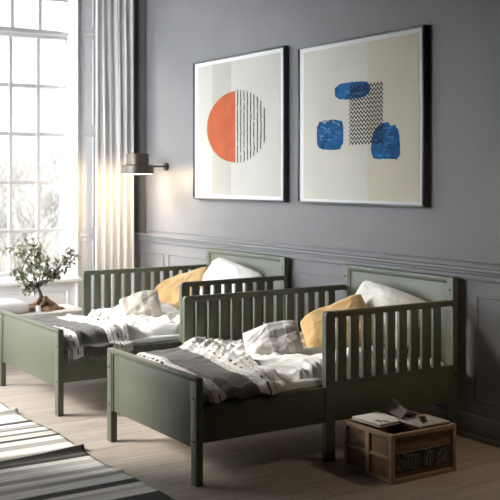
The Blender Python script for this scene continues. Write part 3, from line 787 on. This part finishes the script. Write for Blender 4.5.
for k in range(14):
    f = k/13; c0 = Vector((4.078, -.585, .282)).lerp(Vector((4.245, -.645, .266)), f)
    sp.tube([c0+Vector((.0, .010*math.cos(a), .010*math.sin(a))) for a in [i*2*math.pi/10 for i in range(11)]], .0015, 5)
sp.build('spiral_binding', WIREM, t, smooth=True)
t = thing('tray', 'flat grey tray with dark scribbles lying at the back of the crate', 'tray', (4.30, -.60, .228)); o = t.location
MB(o).box(4.225, 4.40, -.70, -.51, .2265, .236, .004, 3).build('tray_body', GREYL, t)
d = MB(o); pts = []
for i in range(60):
    f = i/59; pts.append((4.262+.10*f+.008*math.sin(i*2.1), -.565-.075*f+.018*math.cos(i*1.9), .2375))
d.tube(pts, .0018, 5).build('scribbled_cord', BLACKM, t, smooth=True)

# ------------------------------------------------------------------ rug
RX0, RX1 = 1.75, 4.9
def fr(u, v):
    x = RX0+(RX1-RX0)*u; y = -1.835-1.25*v+.012*math.sin(x*5.1)
    z = .004
    for (xc, hh, w_) in ((2.19, .034, .035), (3.13, .030, .05), (3.60, .012, .05)):
        xs = xc-.06*v*(1 if xc > 3 else .3); dd = (x-xs)
        fall = math.exp(-v*2.0)
        z += hh*fall*(math.exp(-(dd/w_)**2) if dd < 0 else math.exp(-(dd/(w_*.45))**2))
    z += .004*(noise.noise(Vector((x*3, y*.8, 0)))+.5)*(1 if v < .98 else 1)
    return (x, y, z)
rg = grid_cloth('rug', fr, 420, 60, rug_mat(RX0, RX1), loc=(3.3, -2.3, .003), thick=.006, off=1)
tag(rg, 'flat woven rug with black, white and beige stripes and rippled edge on the floor', 'rug')

# ------------------------------------------------------------------ outside
gm = paint('pale_winter_ground', (.10, .095, .085), .9, .3, .15, 0)
gg = MB().box(-90, -.6, -70, 60, -4.2, -4.0, 0).build('ground', gm); gg['kind'] = 'structure'
TB = [paint('pale_hazy_bark', (.20, .185, .165), .95, 3, .15, 0), paint('grey_hazy_bark', (.23, .215, .195), .95, 3, .15, 0)]
def tree(x, y, H, seed, label):
    rnd = random.Random(seed); t = thing('bare_tree', label, 'tree', (x, y, -4), 'bare winter trees outside the window'); m = MB(t.location)
    tw = MB(t.location)
    def br(p, d, L, r, dep):
        pts = [p]; q = p.copy(); n = 4
        for i in range(n):
            d = (d+Vector((rnd.uniform(-1, 1), rnd.uniform(-1, 1), rnd.uniform(-.2, .6)))*.16).normalized(); q = q+d*L/n; pts.append(q.copy())
        (m if dep > 2 else tw).tube(pts, [r*(1-.4*i/n) for i in range(n+1)], 6 if dep > 2 else 3, cap=False)
        if dep > 0:
            for k in range(4):
                s = pts[rnd.choice((2, 3, 4, 4))]
                dd = (d*.8+Vector((rnd.uniform(-1, 1), rnd.uniform(-1, 1), rnd.uniform(-.1, .7)))*.75).normalized()
                br(s, dd, L*.66, r*.55, dep-1)
    br(Vector((x, y, -4)), Vector((0, 0, 1)), H*.36, H*.022, 5)
    m.build('trunk', TB[seed % 2], t, smooth=True); tw.build('twigs', TB[seed % 2], t, smooth=True)
# direction of view through window 1: camera (7.84,-3.89) towards (0,-1)
for k, (d, off, H) in enumerate(((24, -1.6, 6.0), (30, .9, 6.6), (37, -.4, 7.4), (43, 3.6, 8.2), (36, -4.6, 6.6), (27, 4.4, 6.0), (50, 1.2, 8.8))):
    th = math.atan2(-1.0+3.886, -7.843)
    ux, uy = math.cos(th), math.sin(th)
    tree(7.843+ux*d-uy*off, -3.886+uy*d+ux*off, H, k+1,
         ['bare pale winter tree outside, seen through the tall window'][0])

# ------------------------------------------------------------------ light
w = bpy.data.worlds.new('overcast_sky'); S.world = w; w.use_nodes = True
bg = w.node_tree.nodes['Background']; bg.inputs['Color'].default_value = (.93, .965, 1, 1); 
nt = w.node_tree; tc = N(nt, 'ShaderNodeTexCoord'); vm = N(nt, 'ShaderNodeVectorMath', operation='DOT_PRODUCT')
vm.inputs[1].default_value = Vector((.28, -.95, .05)).normalized(); nt.links.new(tc.outputs['Generated'], vm.inputs[0])
mr = N(nt, 'ShaderNodeMapRange', interpolation_type='SMOOTHSTEP'); mr.inputs[1].default_value = .25; mr.inputs[2].default_value = 1.0; mr.inputs[3].default_value = 0.0; mr.inputs[4].default_value = 15.0
nt.links.new(vm.outputs['Value'], mr.inputs[0]); m2 = N(nt, 'ShaderNodeMapRange', interpolation_type='SMOOTHSTEP'); m2.inputs[1].default_value = -.6; m2.inputs[2].default_value = .2; m2.inputs[3].default_value = 1.5; m2.inputs[4].default_value = 6.0
nt.links.new(vm.outputs['Value'], m2.inputs[0])
ad = N(nt, 'ShaderNodeMath', operation='ADD'); nt.links.new(mr.outputs[0], ad.inputs[0]); nt.links.new(m2.outputs[0], ad.inputs[1]); nt.links.new(ad.outputs[0], bg.inputs['Strength'])
for a, b in WIN:
    l = bpy.data.lights.new('sky_portal', 'AREA'); l.shape = 'RECTANGLE'; l.size = b-a; l.size_y = WZ1-WZ0; l.cycles.is_portal = True
    o = bpy.data.objects.new('sky_portal', l); C.objects.link(o); o.location = (-.2, (a+b)/2, (WZ0+WZ1)/2)
    o.rotation_euler = Euler((R(90), 0, R(-90)))
l = bpy.data.lights.new('sky_portal', 'AREA'); l.shape = 'RECTANGLE'; l.size = FW[1]-FW[0]; l.size_y = FZ1-WZ0; l.cycles.is_portal = True
o = bpy.data.objects.new('sky_portal', l); C.objects.link(o); o.location = ((FW[0]+FW[1])/2, YJ-.2, (WZ0+FZ1)/2); o.rotation_euler = Euler((R(90), 0, 0))
sl = bpy.data.lights.new('soft_sun', 'SUN'); sl.energy = 10.0; sl.angle = R(16); sl.color = (1, .95, .88)
so = bpy.data.objects.new('soft_sun', sl); C.objects.link(so)
dirv = Vector((.45, .75, -.56)); so.rotation_euler = dirv.to_track_quat('-Z', 'Y').to_euler(); so.location = (-6, -6, 6)

# ------------------------------------------------------------------ camera
cd = bpy.data.cameras.new('camera'); cam = bpy.data.objects.new('camera', cd); C.objects.link(cam); S.camera = cam
cam.location = (7.843, -3.886, 1.4); cam.rotation_euler = (R(90), 0, R(56.981))
cd.sensor_width = 36; cd.lens = 36*992.74/500; cd.shift_y = -(250-176.46)/500; cd.clip_start = .05; cd.clip_end = 300
cd.dof.use_dof = True; cd.dof.focus_distance = 5.6; cd.dof.aperture_fstop = 3.6
S.view_settings.view_transform = 'Standard'; S.view_settings.look = 'None'; S.view_settings.gamma = 1
S.view_settings.use_curve_mapping = False; S.view_settings.exposure = 0.0
